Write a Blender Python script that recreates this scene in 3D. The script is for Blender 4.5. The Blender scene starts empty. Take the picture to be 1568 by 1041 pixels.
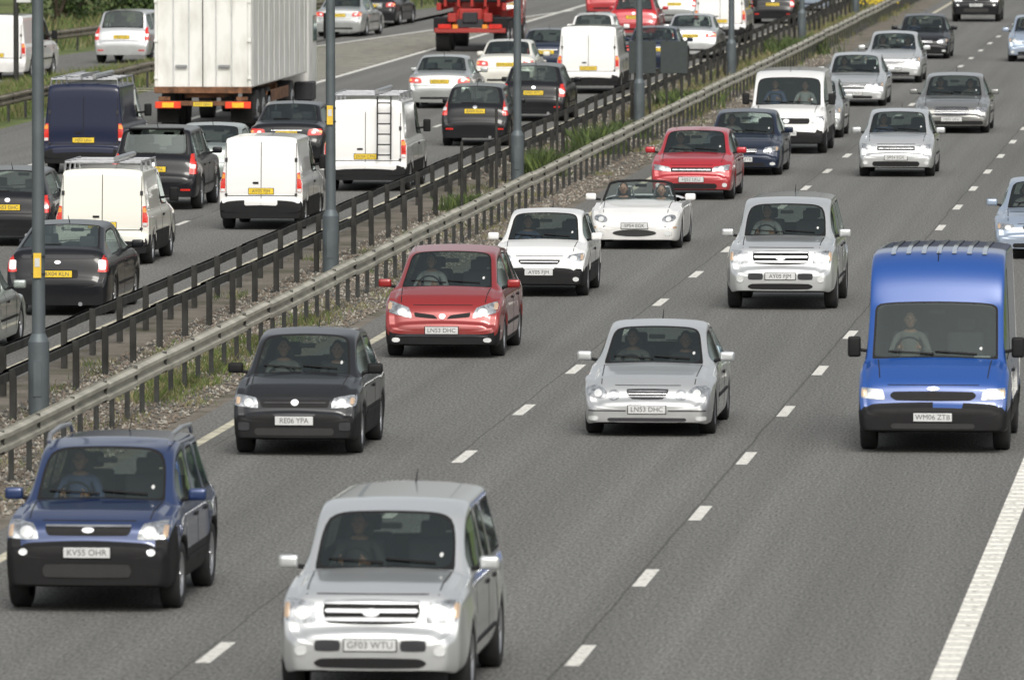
import bpy, bmesh, math, random
import numpy as np
from collections import Counter
from mathutils import Vector, Matrix
from mathutils.bvhtree import BVHTree
random.seed(7); rng=np.random.default_rng(7)
sc=bpy.context.scene
COL=sc.collection
# ------------------------------------------------------------------ materials
def nmat(name):
    m=bpy.data.materials.new(name); m.use_nodes=True
    nt=m.node_tree; b=nt.nodes['Principled BSDF']; return m,nt,b
def N(nt,t,**k):
    n=nt.nodes.new(t)
    for a,v in k.items(): setattr(n,a,v)
    return n
def _m(nt,op,a,b=None,c=None):
    n=N(nt,'ShaderNodeMath',operation=op)
    for i,x in enumerate((a,b,c)):
        if x is None: continue
        if isinstance(x,(int,float)): n.inputs[i].default_value=x
        else: nt.links.new(x,n.inputs[i])
    return n.outputs[0]
def simple(name,col,rough=.6,metal=0,coat=0,var=.12,scale=8,spec=.5):
    if name in bpy.data.materials: return bpy.data.materials[name]
    m,nt,b=nmat(name)
    tc=N(nt,'ShaderNodeTexCoord'); no=N(nt,'ShaderNodeTexNoise'); no.inputs['Scale'].default_value=scale; no.inputs['Detail'].default_value=4
    nt.links.new(tc.outputs['Object'],no.inputs['Vector'])
    mx=N(nt,'ShaderNodeMix',data_type='RGBA')
    mr=N(nt,'ShaderNodeMapRange'); mr.inputs['From Min'].default_value=.3; mr.inputs['From Max'].default_value=.7; nt.links.new(no.outputs['Fac'],mr.inputs[0]); nt.links.new(mr.outputs[0],mx.inputs['Factor'])
    mx.inputs['A'].default_value=(*[c*(1-var) for c in col],1); mx.inputs['B'].default_value=(*[min(1,c*(1+var)) for c in col],1)
    nt.links.new(mx.outputs['Result'],b.inputs['Base Color'])
    b.inputs['Roughness'].default_value=rough; b.inputs['Metallic'].default_value=metal; b.inputs['Coat Weight'].default_value=coat; b.inputs['Specular IOR Level'].default_value=spec
    return m
def paint(name,col,metal=.0,rough=.38):
    m,nt,b=nmat(name); dark=max(col)<.12
    tc=N(nt,'ShaderNodeTexCoord'); no=N(nt,'ShaderNodeTexNoise'); no.inputs['Scale'].default_value=3; no.inputs['Detail'].default_value=5
    nt.links.new(tc.outputs['Object'],no.inputs['Vector'])
    sp=N(nt,'ShaderNodeSeparateXYZ'); nt.links.new(tc.outputs['Object'],sp.inputs[0])
    mr=N(nt,'ShaderNodeMapRange'); mr.inputs['From Min'].default_value=.85; mr.inputs['From Max'].default_value=.2; mr.inputs['To Min'].default_value=.0; mr.inputs['To Max'].default_value=.12 if dark else .6
    nt.links.new(sp.outputs['Z'],mr.inputs['Value'])
    mu=N(nt,'ShaderNodeMath',operation='MULTIPLY'); nt.links.new(mr.outputs[0],mu.inputs[0]); nt.links.new(no.outputs['Fac'],mu.inputs[1])
    mx=N(nt,'ShaderNodeMix',data_type='RGBA'); nt.links.new(mu.outputs[0],mx.inputs['Factor'])
    mx.inputs['A'].default_value=(*col,1); mx.inputs['B'].default_value=(.10,.09,.075,1)
    nt.links.new(mx.outputs['Result'],b.inputs['Base Color'])
    b.inputs['Metallic'].default_value=metal; b.inputs['Roughness'].default_value=rough
    b.inputs['Coat Weight'].default_value=.65 if dark else 1; b.inputs['Coat Roughness'].default_value=.04; b.inputs['Coat IOR'].default_value=1.45 if dark else 1.55
    if dark: b.inputs['Specular IOR Level'].default_value=.12
    ge=N(nt,'ShaderNodeNewGeometry'); d=N(nt,'ShaderNodeBsdfDiffuse'); d.inputs[0].default_value=(.05,.05,.05,1)
    ms=N(nt,'ShaderNodeMixShader'); nt.links.new(ge.outputs['Backfacing'],ms.inputs[0]); nt.links.new(b.outputs[0],ms.inputs[1]); nt.links.new(d.outputs[0],ms.inputs[2])
    nt.links.new(ms.outputs[0],nt.nodes['Material Output'].inputs[0])
    return m
def glassm():
    m=bpy.data.materials.new('car_glass'); m.use_nodes=True; nt=m.node_tree; nt.nodes.clear()
    o=N(nt,'ShaderNodeOutputMaterial'); t=N(nt,'ShaderNodeBsdfTransparent'); t.inputs[0].default_value=(.56,.62,.59,1)
    g=N(nt,'ShaderNodeBsdfGlossy'); g.inputs['Roughness'].default_value=.04; g.inputs[0].default_value=(.82,.93,.91,1)
    ge=N(nt,'ShaderNodeNewGeometry'); dt=N(nt,'ShaderNodeVectorMath',operation='DOT_PRODUCT'); nt.links.new(ge.outputs['Incoming'],dt.inputs[0]); nt.links.new(ge.outputs['Normal'],dt.inputs[1])
    c=_m(nt,'ABSOLUTE',dt.outputs['Value']); f=_m(nt,'POWER',_m(nt,'SUBTRACT',1,c),4.0); f=_m(nt,'ADD',_m(nt,'MULTIPLY',f,.88),.115)
    ms=N(nt,'ShaderNodeMixShader')
    nt.links.new(f,ms.inputs[0]); nt.links.new(t.outputs[0],ms.inputs[1]); nt.links.new(g.outputs[0],ms.inputs[2]); nt.links.new(ms.outputs[0],o.inputs[0])
    return m
GLASS=glassm()
TRIM=simple('black_plastic',(.012,.012,.013),.6,spec=.22)
UNDER=simple('underbody',(.010,.010,.010),.9,spec=.2)
DGREY=simple('dark_grey_plastic',(.035,.035,.04),.5,spec=.3)
CHROME=simple('chrome',(.52,.53,.55),.3,1,var=.1)
LAMP=simple('headlamp_reflector',(.46,.48,.50),.14,.7,1,var=.6,scale=14)
LAMPC=simple('headlamp_lens',(.82,.84,.84),.08,.3,1,var=.12)
RED=simple('tail_lamp_red',(.60,.02,.012),.15,0,1,var=.25,scale=20)
AMBER=simple('indicator_amber',(.80,.28,.03),.2,0,1); AMBF=simple('indicator_clear_amber',(.55,.40,.28),.2,.2,1)
PWHITE=simple('plate_white',(.58,.59,.59),.4,var=.08); PYEL=simple('plate_yellow',(.76,.54,.04),.4,var=.08)
INK=simple('plate_black',(.02,.02,.02),.5); PINK=simple('plate_lettering',(.09,.09,.09),.6); SEAM=simple('panel_gap',(.012,.012,.012),.9)
TYRE=simple('tyre_rubber',(.018,.018,.019),.8,var=.3); ALLOY=simple('alloy_rim',(.42,.43,.45),.3,.8)
SEAT=simple('seat_fabric',(.045,.047,.052),.9); DASH=simple('dashboard',(.03,.03,.032),.7)
SKIN=simple('skin',(.38,.22,.155),.6); HAIR=simple('hair',(.05,.03,.018),.8); LIPS=simple('lips',(.30,.11,.09),.6)
CLOTHS=[simple('cloth_white',(.38,.38,.39),.9),simple('cloth_blue',(.08,.11,.22),.9),simple('cloth_dark',(.05,.05,.055),.9),simple('cloth_grey',(.18,.18,.175),.9)]
STEEL=simple('galvanised_steel',(.40,.385,.325),.6,.1,var=.24,scale=1.6)
DSTEEL=simple('weathered_dark_steel',(.040,.040,.037),.8,.0,var=.35,scale=3,spec=.25)
POSTM=simple('barrier_post_steel',(.065,.067,.064),.7,.1,var=.3,scale=5)
LPOST=simple('lamp_post_steel',(.105,.125,.135),.55,.3,var=.15,scale=3)
YLAB=simple('label_yellow',(.75,.5,.05),.5)
P={}
def pm(k):
    tab={'blueSUV':((.018,.042,.135),.4,.32),'silver':((.66,.68,.69),.6,.29),'white':((.82,.82,.81),0,.35),'black':((.008,.009,.012),.0,.3),
     'dgrey':((.024,.026,.030),.3,.3),'red':((.30,.014,.014),.25,.3),'red2':((.44,.008,.02),.15,.3),'navy':((.012,.02,.06),.2,.3),'blueVan':((.008,.070,.31),.1,.33),
     'cream':((.78,.77,.70),0,.4),'grey':((.22,.225,.22),.5,.3),'lblue':((.36,.44,.56),.4,.3),'darkblue':((.014,.022,.045),.2,.3),'silverd':((.43,.45,.45),.55,.32),'dullnavy':((.010,.015,.042),.0,.42),'greens':((.38,.43,.41),.5,.32),'lorryred':((.34,.018,.013),0,.5)}
    if k not in P: P[k]=paint('paint_'+k,*tab[k])
    return P[k]
# ------------------------------------------------------------------ mesh builder
class MB:
    def __init__(s): s.v=[];s.f=[];s.m=[];s.mats=[];s.sm=[]
    def mi(s,mat):
        if mat not in s.mats: s.mats.append(mat)
        return s.mats.index(mat)
    def add(s,vs,fs,mat,smooth=False):
        o=len(s.v); s.v+= [tuple(v) for v in vs]; i=s.mi(mat)
        for f in fs: s.f.append(tuple(a+o for a in f)); s.m.append(i); s.sm.append(smooth)
    def frombm(s,bm,mat,smooth=False):
        bm.verts.index_update(); s.add([v.co[:] for v in bm.verts],[[v.index for v in f.verts] for f in bm.faces],mat,smooth); bm.free()
    def box(s,c,d,mat,bev=0,rot=None,seg=1):
        bm=bmesh.new(); bmesh.ops.create_cube(bm,size=1)
        bmesh.ops.scale(bm,vec=d,verts=bm.verts)
        if bev: bmesh.ops.bevel(bm,geom=bm.edges[:]+bm.verts[:],offset=bev,segments=seg,affect='EDGES',profile=.6)
        if rot: bmesh.ops.rotate(bm,matrix=Matrix.Rotation(rot[1],3,rot[0]),verts=bm.verts)
        bmesh.ops.translate(bm,vec=c,verts=bm.verts); s.frombm(bm,mat,seg>1)
    def cyl(s,p0,p1,r0,r1,mat,n=12,caps=True):
        p0=Vector(p0);p1=Vector(p1);d=(p1-p0).normalized(); a=d.orthogonal().normalized(); b=d.cross(a)
        vs=[];
        for p,r in((p0,r0),(p1,r1)):
            for i in range(n):
                t=2*math.pi*i/n; vs.append(p+a*r*math.cos(t)+b*r*math.sin(t))
        s.add(vs,[(i,(i+1)%n,n+(i+1)%n,n+i) for i in range(n)],mat,True)
        if caps: s.add(vs,[tuple(range(n))[::-1],tuple(range(n,2*n))],mat)
    def ell(s,c,r,mat,seg=12):
        bm=bmesh.new(); bmesh.ops.create_uvsphere(bm,u_segments=seg,v_segments=seg-4,radius=1); bmesh.ops.scale(bm,vec=r,verts=bm.verts); bmesh.ops.translate(bm,vec=c,verts=bm.verts); s.frombm(bm,mat,True)
    def mesh(s,name):
        me=bpy.data.meshes.new(name); me.from_pydata(s.v,[],s.f)
        for m in s.mats: me.materials.append(m)
        me.polygons.foreach_set('material_index',s.m); me.polygons.foreach_set('use_smooth',s.sm); me.update(); return me
    def obj(s,name,parent=None): return link(name,s.mesh(name),parent)
def link(name,me,parent=None):
    o=bpy.data.objects.new(name,me); COL.objects.link(o)
    if parent: o.parent=parent
    return o
def bake(o):
    dg=bpy.context.evaluated_depsgraph_get(); me=bpy.data.meshes.new_from_object(o.evaluated_get(dg)); bpy.data.objects.remove(o); return me
# ------------------------------------------------------------------ vehicle templates
BASE=dict(
 hatch=dict(L=3.95,W=1.68,H=1.47,top=[(0,.47),(.02,.52),(.07,.55),(.10,.66),(.16,.75),(.40,.86),(.8,.94)],cowl=(.98,.97),hdr=(1.66,1.41),roof=[(2.2,1.47)],rr=(3.35,1.42),rb=(3.70,1.01),tail=[(3.84,.93),(3.89,.64),(3.94,.60),(3.95,.50)],belt=.91,zb=.2,yf=.78,yr=3.25,r=.30,roofw=.73,ge=3.25,pil=[2.3]),
 mpv=dict(L=4.26,W=1.81,H=1.62,top=[(0,.46),(.02,.52),(.08,.56),(.12,.68),(.20,.80),(.42,.93),(.7,1.01)],cowl=(.86,1.05),hdr=(1.75,1.54),roof=[(2.4,1.62)],rr=(3.75,1.54),rb=(4.05,1.06),tail=[(4.14,.95),(4.20,.68),(4.25,.64),(4.26,.52)],belt=.98,zb=.19,yf=.85,yr=3.53,r=.32,roofw=.72,ge=3.75,pil=[2.3,3.2]),
 suv=dict(L=4.33,W=1.83,H=1.70,top=[(0,.62),(.02,.70),(.08,.745),(.11,.86),(.17,.95),(.5,1.04),(.95,1.09)],cowl=(1.12,1.11),hdr=(1.72,1.62),roof=[(2.2,1.69)],rr=(3.75,1.66),rb=(4.05,1.13),tail=[(4.18,1.03),(4.24,.74),(4.32,.70),(4.33,.55)],belt=1.04,zb=.27,yf=.85,yr=3.48,r=.35,roofw=.76,ge=3.85,pil=[2.3,3.15],flare=.035),
 bigsuv=dict(L=5.0,W=1.80,H=1.78,top=[(0,.60),(.02,.68),(.12,.73),(.15,.90),(.22,1.03),(.6,1.11),(1.1,1.15)],cowl=(1.38,1.18),hdr=(2.02,1.68),roof=[(2.5,1.77)],rr=(4.7,1.77),rb=(4.85,1.2),tail=[(4.90,1.05),(4.93,.74),(4.99,.70),(5.0,.55)],belt=1.11,zb=.30,yf=.88,yr=3.9,r=.37,roofw=.77,ge=4.5,pil=[2.75,3.5],flare=.045,round=1),
 saloon=dict(L=4.60,W=1.78,H=1.43,top=[(0,.42),(.02,.46),(.07,.49),(.10,.58),(.16,.66),(.5,.77),(1.1,.86)],cowl=(1.32,.90),hdr=(2.0,1.36),roof=[(2.6,1.43)],rr=(3.3,1.38),rb=(3.9,1.03),tail=[(4.38,.97),(4.50,.90),(4.54,.64),(4.59,.60),(4.6,.48)],belt=.88,zb=.17,yf=.85,yr=3.57,r=.315,roofw=.72,ge=3.6,pil=[2.55]),
 merc=dict(L=4.60,W=1.76,H=1.43,top=[(0,.42),(.03,.47),(.09,.51),(.13,.60),(.22,.68),(.5,.78),(1.1,.87)],cowl=(1.30,.91),hdr=(2.0,1.36),roof=[(2.6,1.43)],rr=(3.3,1.38),rb=(3.9,1.03),tail=[(4.38,.97),(4.50,.90),(4.54,.64),(4.59,.60),(4.6,.48)],belt=.88,zb=.17,yf=.85,yr=3.57,r=.315,roofw=.71,ge=3.6,pil=[2.55],round=1),
 prius=dict(L=4.45,W=1.73,H=1.49,top=[(0,.48),(.04,.60),(.12,.74),(.4,.88),(.85,.98)],cowl=(1.0,1.01),hdr=(1.95,1.43),roof=[(2.4,1.49)],rr=(3.1,1.44),rb=(4.05,1.12),tail=[(4.24,1.07),(4.34,.92),(4.39,.66),(4.44,.62),(4.45,.5)],belt=.95,zb=.18,yf=.85,yr=3.55,r=.31,roofw=.71,ge=3.6,pil=[2.4]),
 smallvan=dict(L=4.25,W=1.70,H=1.80,top=[(0,.50),(.04,.68),(.10,.82),(.5,.97)],cowl=(.98,1.07),hdr=(1.6,1.62),roof=[(2.0,1.78)],rr=(4.10,1.78),rb=(4.15,1.25),tail=[(4.17,.95),(4.18,.60),(4.24,.57),(4.25,.46)],belt=1.0,zb=.22,yf=.82,yr=3.5,r=.30,roofw=.82,ge=2.25,pil=[],van=1),
 medvan=dict(L=4.90,W=1.90,H=1.94,top=[(0,.46),(.02,.54),(.07,.58),(.10,.80),(.15,.94),(.5,1.07)],cowl=(.93,1.15),hdr=(1.55,1.78),roof=[(2.0,1.93)],rr=(4.76,1.94),rb=(4.80,1.3),tail=[(4.82,1.0),(4.83,.62),(4.89,.58),(4.9,.47)],belt=1.08,zb=.24,yf=.9,yr=3.9,r=.33,roofw=.84,ge=2.35,pil=[],van=1),
 bigvan=dict(L=5.2,W=1.98,H=2.56,top=[(0,.52),(.02,.60),(.09,.64),(.12,.80),(.18,.92),(.5,1.10)],cowl=(.76,1.20),hdr=(1.30,1.90),roof=[(1.55,2.36),(1.95,2.52),(2.5,2.56)],rr=(5.05,2.52),rb=(5.12,1.6),tail=[(5.14,1.1),(5.15,.66),(5.19,.62),(5.2,.5)],belt=1.13,zb=.28,yf=.95,yr=4.1,r=.34,roofw=.86,ge=2.1,pil=[],van=1),
 roadster=dict(L=4.0,W=1.72,H=.93,top=[(0,.42),(.04,.52),(.14,.64),(.45,.76),(.9,.84)],cowl=(1.2,.88),hdr=(1.45,.89),roof=[(2.0,.89)],rr=(2.6,.90),rb=(2.9,.92),tail=[(3.6,.88),(3.85,.80),(3.96,.62),(4.0,.48)],belt=.83,zb=.16,yf=.85,yr=3.18,r=.31,roofw=.86,ge=0,pil=[],open=1),
)
H4=lambda x0,z0,x1,z1:[(x0,z0),(x1,z0),(x1,z1),(x0,z1)]
FR=dict(
 fox=[(LAMP,[(.56,.585),(.96,.62),(.96,.76),(.60,.72)],.3,1,.006),(LAMPC,H4(.66,.61,.80,.71),1,1,.016),(AMBF,H4(.86,.64,.93,.72),.5,1,.014),(TRIM,[(-.52,.60),(.52,.60),(.56,.70),(-.56,.70)],.1,0,.006),(DGREY,H4(-.48,.65,.48,.665),0,0,.014),(CHROME,H4(-.06,.62,.06,.70),1,0,.014),(INK,H4(-.62,.26,.62,.35),.2,0,.006),(DGREY,H4(.70,.32,.88,.42),.4,1,.012),(SEAM,H4(-.55,.735,.55,.745),0,0,.002)],
 scenic=[(LAMP,[(.50,.60),(.95,.70),(.96,.88),(.56,.77)],.3,1,.006),(LAMPC,H4(.60,.65,.76,.76),1,1,.016),(AMBF,H4(.86,.74,.93,.84),.5,1,.012),(TRIM,[(.07,.60),(.46,.63),(.48,.70),(.14,.66)],.2,1,.006),(CHROME,[(-.05,.60),(.05,.60),(.06,.68),(-.06,.68)],1,0,.014),(TRIM,H4(-.60,.22,.60,.30),.2,0,.006),(DGREY,H4(-.96,.335,.96,.375),.1,0,.012),(LAMPC,H4(.70,.25,.84,.32),.9,1,.012),(SEAM,H4(-.5,.80,.5,.81),0,0,.002)],
 hatch=[(LAMP,[(.54,.60),(.95,.64),(.95,.78),(.62,.74)],.4,1,.006),(LAMPC,H4(.65,.63,.80,.73),1,1,.016),(AMBF,H4(.87,.66,.93,.75),.5,1,.012),(TRIM,[(-.40,.58),(.40,.58),(.46,.66),(-.46,.66)],.2,0,.006),(CHROME,H4(-.40,.615,.40,.63),0,0,.014),(TRIM,H4(-.60,.24,.60,.34),.25,0,.006),(LAMPC,H4(.72,.28,.85,.36),1,1,.012),(SEAM,H4(-.5,.715,.5,.725),0,0,.002)],
 civic=[(LAMP,[(.48,.60),(.95,.64),(.93,.76),(.52,.70)],.3,1,.006),(LAMPC,H4(.64,.63,.78,.72),1,1,.016),(TRIM,H4(-.50,.60,.50,.69),.1,0,.006),(LAMP,H4(-.46,.635,.46,.655),0,0,.014),(TRIM,H4(-.62,.24,.62,.36),.3,0,.006),(LAMPC,H4(.74,.28,.86,.37),1,1,.012),(SEAM,H4(-.5,.735,.5,.745),0,0,.002)],
 saloon=[(LAMP,[(.54,.52),(.95,.56),(.94,.67),(.58,.64)],.4,1,.006),(LAMPC,H4(.64,.54,.77,.63),1,1,.016),(AMBF,H4(.86,.57,.92,.65),.5,1,.012),(TRIM,[(-.36,.50),(.36,.50),(.42,.62),(-.42,.62)],.25,0,.006),(CHROME,H4(-.38,.545,.38,.557),0,0,.014),(CHROME,H4(-.38,.585,.38,.597),0,0,.014),(TRIM,H4(-.60,.22,.60,.30),.2,0,.006),(LAMPC,H4(.72,.24,.86,.31),.9,1,.012),(SEAM,H4(-.5,.645,.5,.655),0,0,.002)],
 merc=[(LAMP,[(.60,.49),(.95,.54),(.94,.69),(.62,.66)],1,1,.010),(LAMPC,H4(.69,.53,.81,.63),1,1,.020),(LAMP,H4(.42,.49,.60,.63),1,1,.012),(LAMPC,H4(.47,.53,.56,.60),1,1,.020),(DGREY,[(-.25,.50),(.25,.50),(.35,.64),(-.35,.64)],.35,0,.006)]+[(CHROME,H4(-.29,z,.29,z+.008),0,0,.014) for z in(.535,.57,.605)]+[(DGREY,H4(-.60,.21,.60,.26),.2,0,.006),(LAMPC,H4(.74,.22,.90,.28),.6,1,.012),(DGREY,H4(-.95,.345,-.32,.36),0,1,.008),(SEAM,H4(-.5,.675,.5,.683),0,0,.002)],
 bentley=[(LAMP,H4(.62,.50,.80,.66),1,1,.010),(LAMP,H4(.79,.53,.93,.65),1,1,.010),(DGREY,H4(-.46,.44,.46,.66),.25,0,.006)]+[(CHROME,H4(-.45,z,.45,z+.008),0,0,.014) for z in(.47,.51,.55,.59,.63)]+[(TRIM,H4(-.85,.22,.85,.32),.2,0,.006)],
 tucson=[(LAMP,[(.56,.765),(.96,.78),(.96,.97),(.64,.94)],.4,1,.006),(LAMPC,H4(.64,.79,.80,.91),1,1,.018),(AMBF,H4(.88,.80,.94,.92),.5,1,.012),(TRIM,[(-.48,.81),(.48,.81),(.52,.92),(-.52,.92)],.2,0,.006),(CHROME,H4(-.50,.905,.50,.925),0,0,.014),(CHROME,H4(-.07,.84,.07,.90),1,0,.016),(INK,H4(-.52,.38,.52,.52),.25,0,.012),(LAMPC,H4(.70,.61,.80,.68),1,1,.014),(SEAM,H4(-.55,.955,.55,.965),0,0,.002)],
 ranger=[(LAMP,[(.58,.76),(.96,.78),(.96,1.0),(.60,.97)],.3,1,.006),(LAMPC,H4(.66,.80,.82,.93),1,1,.018),(AMBF,H4(.88,.82,.94,.96),.4,1,.012),(TRIM,[(-.50,.76),(.50,.76),(.54,.99),(-.54,.99)],.35,0,.006),(CHROME,H4(-.50,.79,.50,.825),.2,0,.03),(CHROME,H4(-.50,.87,.50,.905),.2,0,.03),(CHROME,H4(-.52,.95,.52,.985),.2,0,.03),(CHROME,H4(-.09,.83,.09,.91),1,0,.045),(TRIM,H4(-.60,.35,.60,.45),.5,0,.01),(LAMPC,H4(.68,.47,.81,.56),.9,1,.014),(DGREY,H4(-.60,.51,-.32,.62),.4,1,.006),(SEAM,H4(-.6,1.03,.6,1.04),0,0,.002)],
 transit=[(LAMP,[(.62,.695),(.95,.72),(.95,.86),(.66,.83)],.25,1,.006),(LAMPC,H4(.69,.72,.84,.81),1,1,.016),(AMBF,H4(.87,.74,.94,.83),.3,1,.012),(TRIM,[(-.54,.69),(.54,.69),(.58,.81),(-.58,.81)],.4,0,.008),(CHROME,H4(-.08,.82,.08,.87),1,0,.014),(INK,H4(-.55,.33,.55,.40),.2,0,.01),(SEAM,H4(-.6,.885,.6,.895),0,0,.002)],
 medvan=[(LAMP,[(.62,.72),(.95,.74),(.95,.92),(.66,.88)],.35,1,.006),(LAMPC,H4(.68,.76,.84,.86),1,1,.016),(TRIM,[(-.58,.72),(.58,.72),(.60,.86),(-.60,.86)],.2,0,.008),(CHROME,H4(-.08,.74,.08,.84),1,0,.014),(TRIM,H4(-.6,.30,.6,.42),.2,0,.01)],
 mx5=[(LAMP,[(.58,.50),(.90,.54),(.90,.66),(.62,.64)],.9,1,.008),(LAMPC,H4(.68,.53,.80,.62),1,1,.018),(INK,H4(-.48,.25,.48,.38),1,0,.008),(LAMPC,H4(.66,.26,.80,.36),1,1,.012),(AMBF,H4(.84,.40,.92,.44),.5,1,.012)],
)
RE=dict(
 hatch=[(RED,[(.76,.64),(.98,.64),(.95,.97),(.80,.97)],.25,1,.012),(LAMPC,H4(.80,.72,.95,.79),.3,1,.02),(TRIM,H4(-.62,.30,.62,.36),.1,0,.006),(CHROME,H4(-.06,.84,.06,.92),1,0,.01),(SEAM,H4(-.74,.625,.74,.635),0,0,.003),(RED,H4(.62,.36,.80,.40),.2,1,.012)],
 tall=[(RED,[(.80,.74),(.99,.74),(.93,1.16),(.82,1.16)],.2,1,.012),(LAMPC,H4(.83,.86,.95,.94),.3,1,.02),(CHROME,H4(-.06,.90,.06,.98),1,0,.01),(SEAM,H4(-.8,.715,.8,.725),0,0,.003),(RED,H4(.62,.40,.84,.44),.2,1,.012)],
 prius=[(RED,[(.76,.72),(.98,.72),(.96,.98),(.86,1.0)],.3,1,.012),(LAMPC,H4(.79,.76,.93,.92),.4,1,.02),(DGREY,H4(-.70,.94,.70,1.00),.2,0,.006),(TRIM,H4(-.4,.62,.4,.76),.2,0,.003),(CHROME,H4(-.06,.85,.06,.91),1,0,.01)],
 saloon=[(RED,[(.54,.69),(.98,.71),(.96,.86),(.58,.84)],.3,1,.012),(LAMPC,H4(.66,.74,.76,.80),.4,1,.02),(AMBER,H4(.86,.75,.94,.81),.4,1,.02),(CHROME,H4(-.4,.80,.4,.82),0,0,.01),(TRIM,H4(-.6,.26,.6,.32),.1,0,.006),(SEAM,H4(-.9,.625,.9,.635),0,0,.003)],
 van=[(RED,H4(.85,.72,.97,1.10),.2,1,.010),(AMBER,H4(.86,.98,.96,1.07),.2,1,.018),(LAMPC,H4(.86,.73,.96,.79),.2,1,.018),(SEAM,H4(-.008,.5,.008,1.68),0,0,.003),(SEAM,H4(-.84,.62,-.825,1.66),0,1,.003),(TRIM,H4(.06,.88,.20,.92),.2,0,.012),(SEAM,H4(-.84,.645,.84,.66),0,0,.003),(DGREY,H4(.80,1.30,.86,1.38),.1,1,.02),(DGREY,H4(.80,.66,.86,.70),.1,1,.02)],
)
ZP={'fox':.44,'scenic':.43,'hatch':.44,'civic':.44,'saloon':.37,'merc':.37,'bentley':.36,'tucson':.64,'ranger':.57,'transit':.48,'medvan':.50,'mx5':.45}
ZR={'hatch':.74,'tall':.84,'prius':.69,'saloon':.74,'van':.74}
def interp(keys,y): return float(np.interp(y,[k[0] for k in keys],[k[1] for k in keys]))
GEO={}
def build_shell(key,s,bb,rglass,sglass):
    L,W=s['L'],s['W']; w0=W/2; van=s.get('van'); opn=s.get('open')
    topk=s['top']+[s['cowl'],s['hdr']]+s['roof']+[s['rr'],s['rb']]+s['tail']
    yc,yh,yrr,yrb=s['cowl'][0],s['hdr'][0],s['rr'][0],s['rb'][0]
    if van: pk=[(0,.90),(.05,.95),(.15,.98),(.4,.995),(.8,1),(L-.5,1),(L-.12,.995),(L-.03,.985),(L,.96)]
    elif opn or s.get('round'): pk=[(0,.80),(.05,.88),(.15,.95),(.4,.98),(.8,1),(L-.6,1),(L-.3,.98),(L-.12,.94),(L-.04,.9),(L,.84)]
    else: pk=[(0,.86),(.05,.93),(.15,.97),(.4,.99),(.8,1),(L-.6,1),(L-.3,.995),(L-.12,.975),(L-.04,.95),(L,.90)]
    hw=.84 if not van else .90
    wk=[(0,hw),(yc,hw),(yh,s['roofw']+.02),(yh+.4,s['roofw']+.03),(yrr,s['roofw']+(0.02 if van else 0)),(yrb,hw if not van else s['roofw']+.04),(L,hw)]
    if opn: wk=[(0,.84),(L,.84)]
    R=s['r']+.045
    crit=[yc,yh,yrr,yrb,0,L]+[k[0] for k in s['top']+s['roof']+s['tail']]
    gs=yc+.20; ge=s['ge']
    if sglass and not opn:
        crit+=[gs,ge]
        for p in s['pil']: crit+=[p-.045,p+.045]
    crit=sorted(set(crit)); out=[]
    for c in crit:
        if not out or c-out[-1]>.009: out.append(c)
    extra=[]
    for a in(s['yf'],s['yr']):
        for k in(-1.12,-1.0,-.93,-.7,-.35,0,.35,.7,.93,1.0,1.12): extra.append(a+k*R)
    extra+=[k[0] for k in pk]
    for e in extra:
        if 0<e<L and min(abs(e-o) for o in out)>.035: out.append(e)
    out=sorted(out)
    i=0
    while i<len(out)-1:
        if out[i+1]-out[i]>.45: out.insert(i+1,(out[i]+out[i+1])/2)
        else: i+=1
    def sec(y):
        pw=interp(pk,y); w=w0*pw; zt=interp(topk,y); zb=s['zb']
        if y<.12: zb+= .03*(1-y/.12)
        za=zb
        for a in(s['yf'],s['yr']):
            dy=abs(y-a)
            if dy<=R*1.001: za=max(za,s['r']+math.sqrt(max(0,R*R-dy*dy)),zb)
        zbelt=min(s['belt'],zt-.05); zsh=min(s['belt']-.10,zbelt-.05); zm=min(.56,zsh-.06)
        z5=max(zm,za+.06); z6=max(zsh,z5+.03); z7=max(zbelt,z6+.02); ztt=max(zt,z7+.045)
        fl=s.get('flare',.014)
        flare=fl if za>zb+.05 else 0
        wr=w0*pw*interp(wk,y)
        p=[(0,zb),(w-.27,zb),(w-.25,za),(.95*w+flare,za),(.985*w+flare,za+.03),(w+flare*.8,z5),(.99*w,z6),(.945*w,z7)]
        a=Vector((.945*w,z7)); b=Vector((wr,ztt-.05))
        p.append(tuple(a.lerp(b,.06))); p.append(tuple(a.lerp(b,.90))); p.append((b.x,b.y))
        hd=.016 if .25<y<yc-.1 else 0
        p+=[(wr-.07,ztt-.012+hd),((wr-.07)*.5,ztt+.006),(0,ztt+.014)]
        return p
    bm=bmesh.new(); cr=bm.edges.layers.float.new('crease_edge'); Rv=[];Lv=[]
    for y in out:
        p=sec(y); r=[bm.verts.new((x,y,z)) for x,z in p]
        l=[r[j] if j in(0,13) else bm.verts.new((-p[j][0],y,p[j][1])) for j in range(14)]
        Rv.append(r);Lv.append(l)
    ws=[];sg=[];sgl=[];rg=[];tub=[]
    n=len(out)
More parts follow.
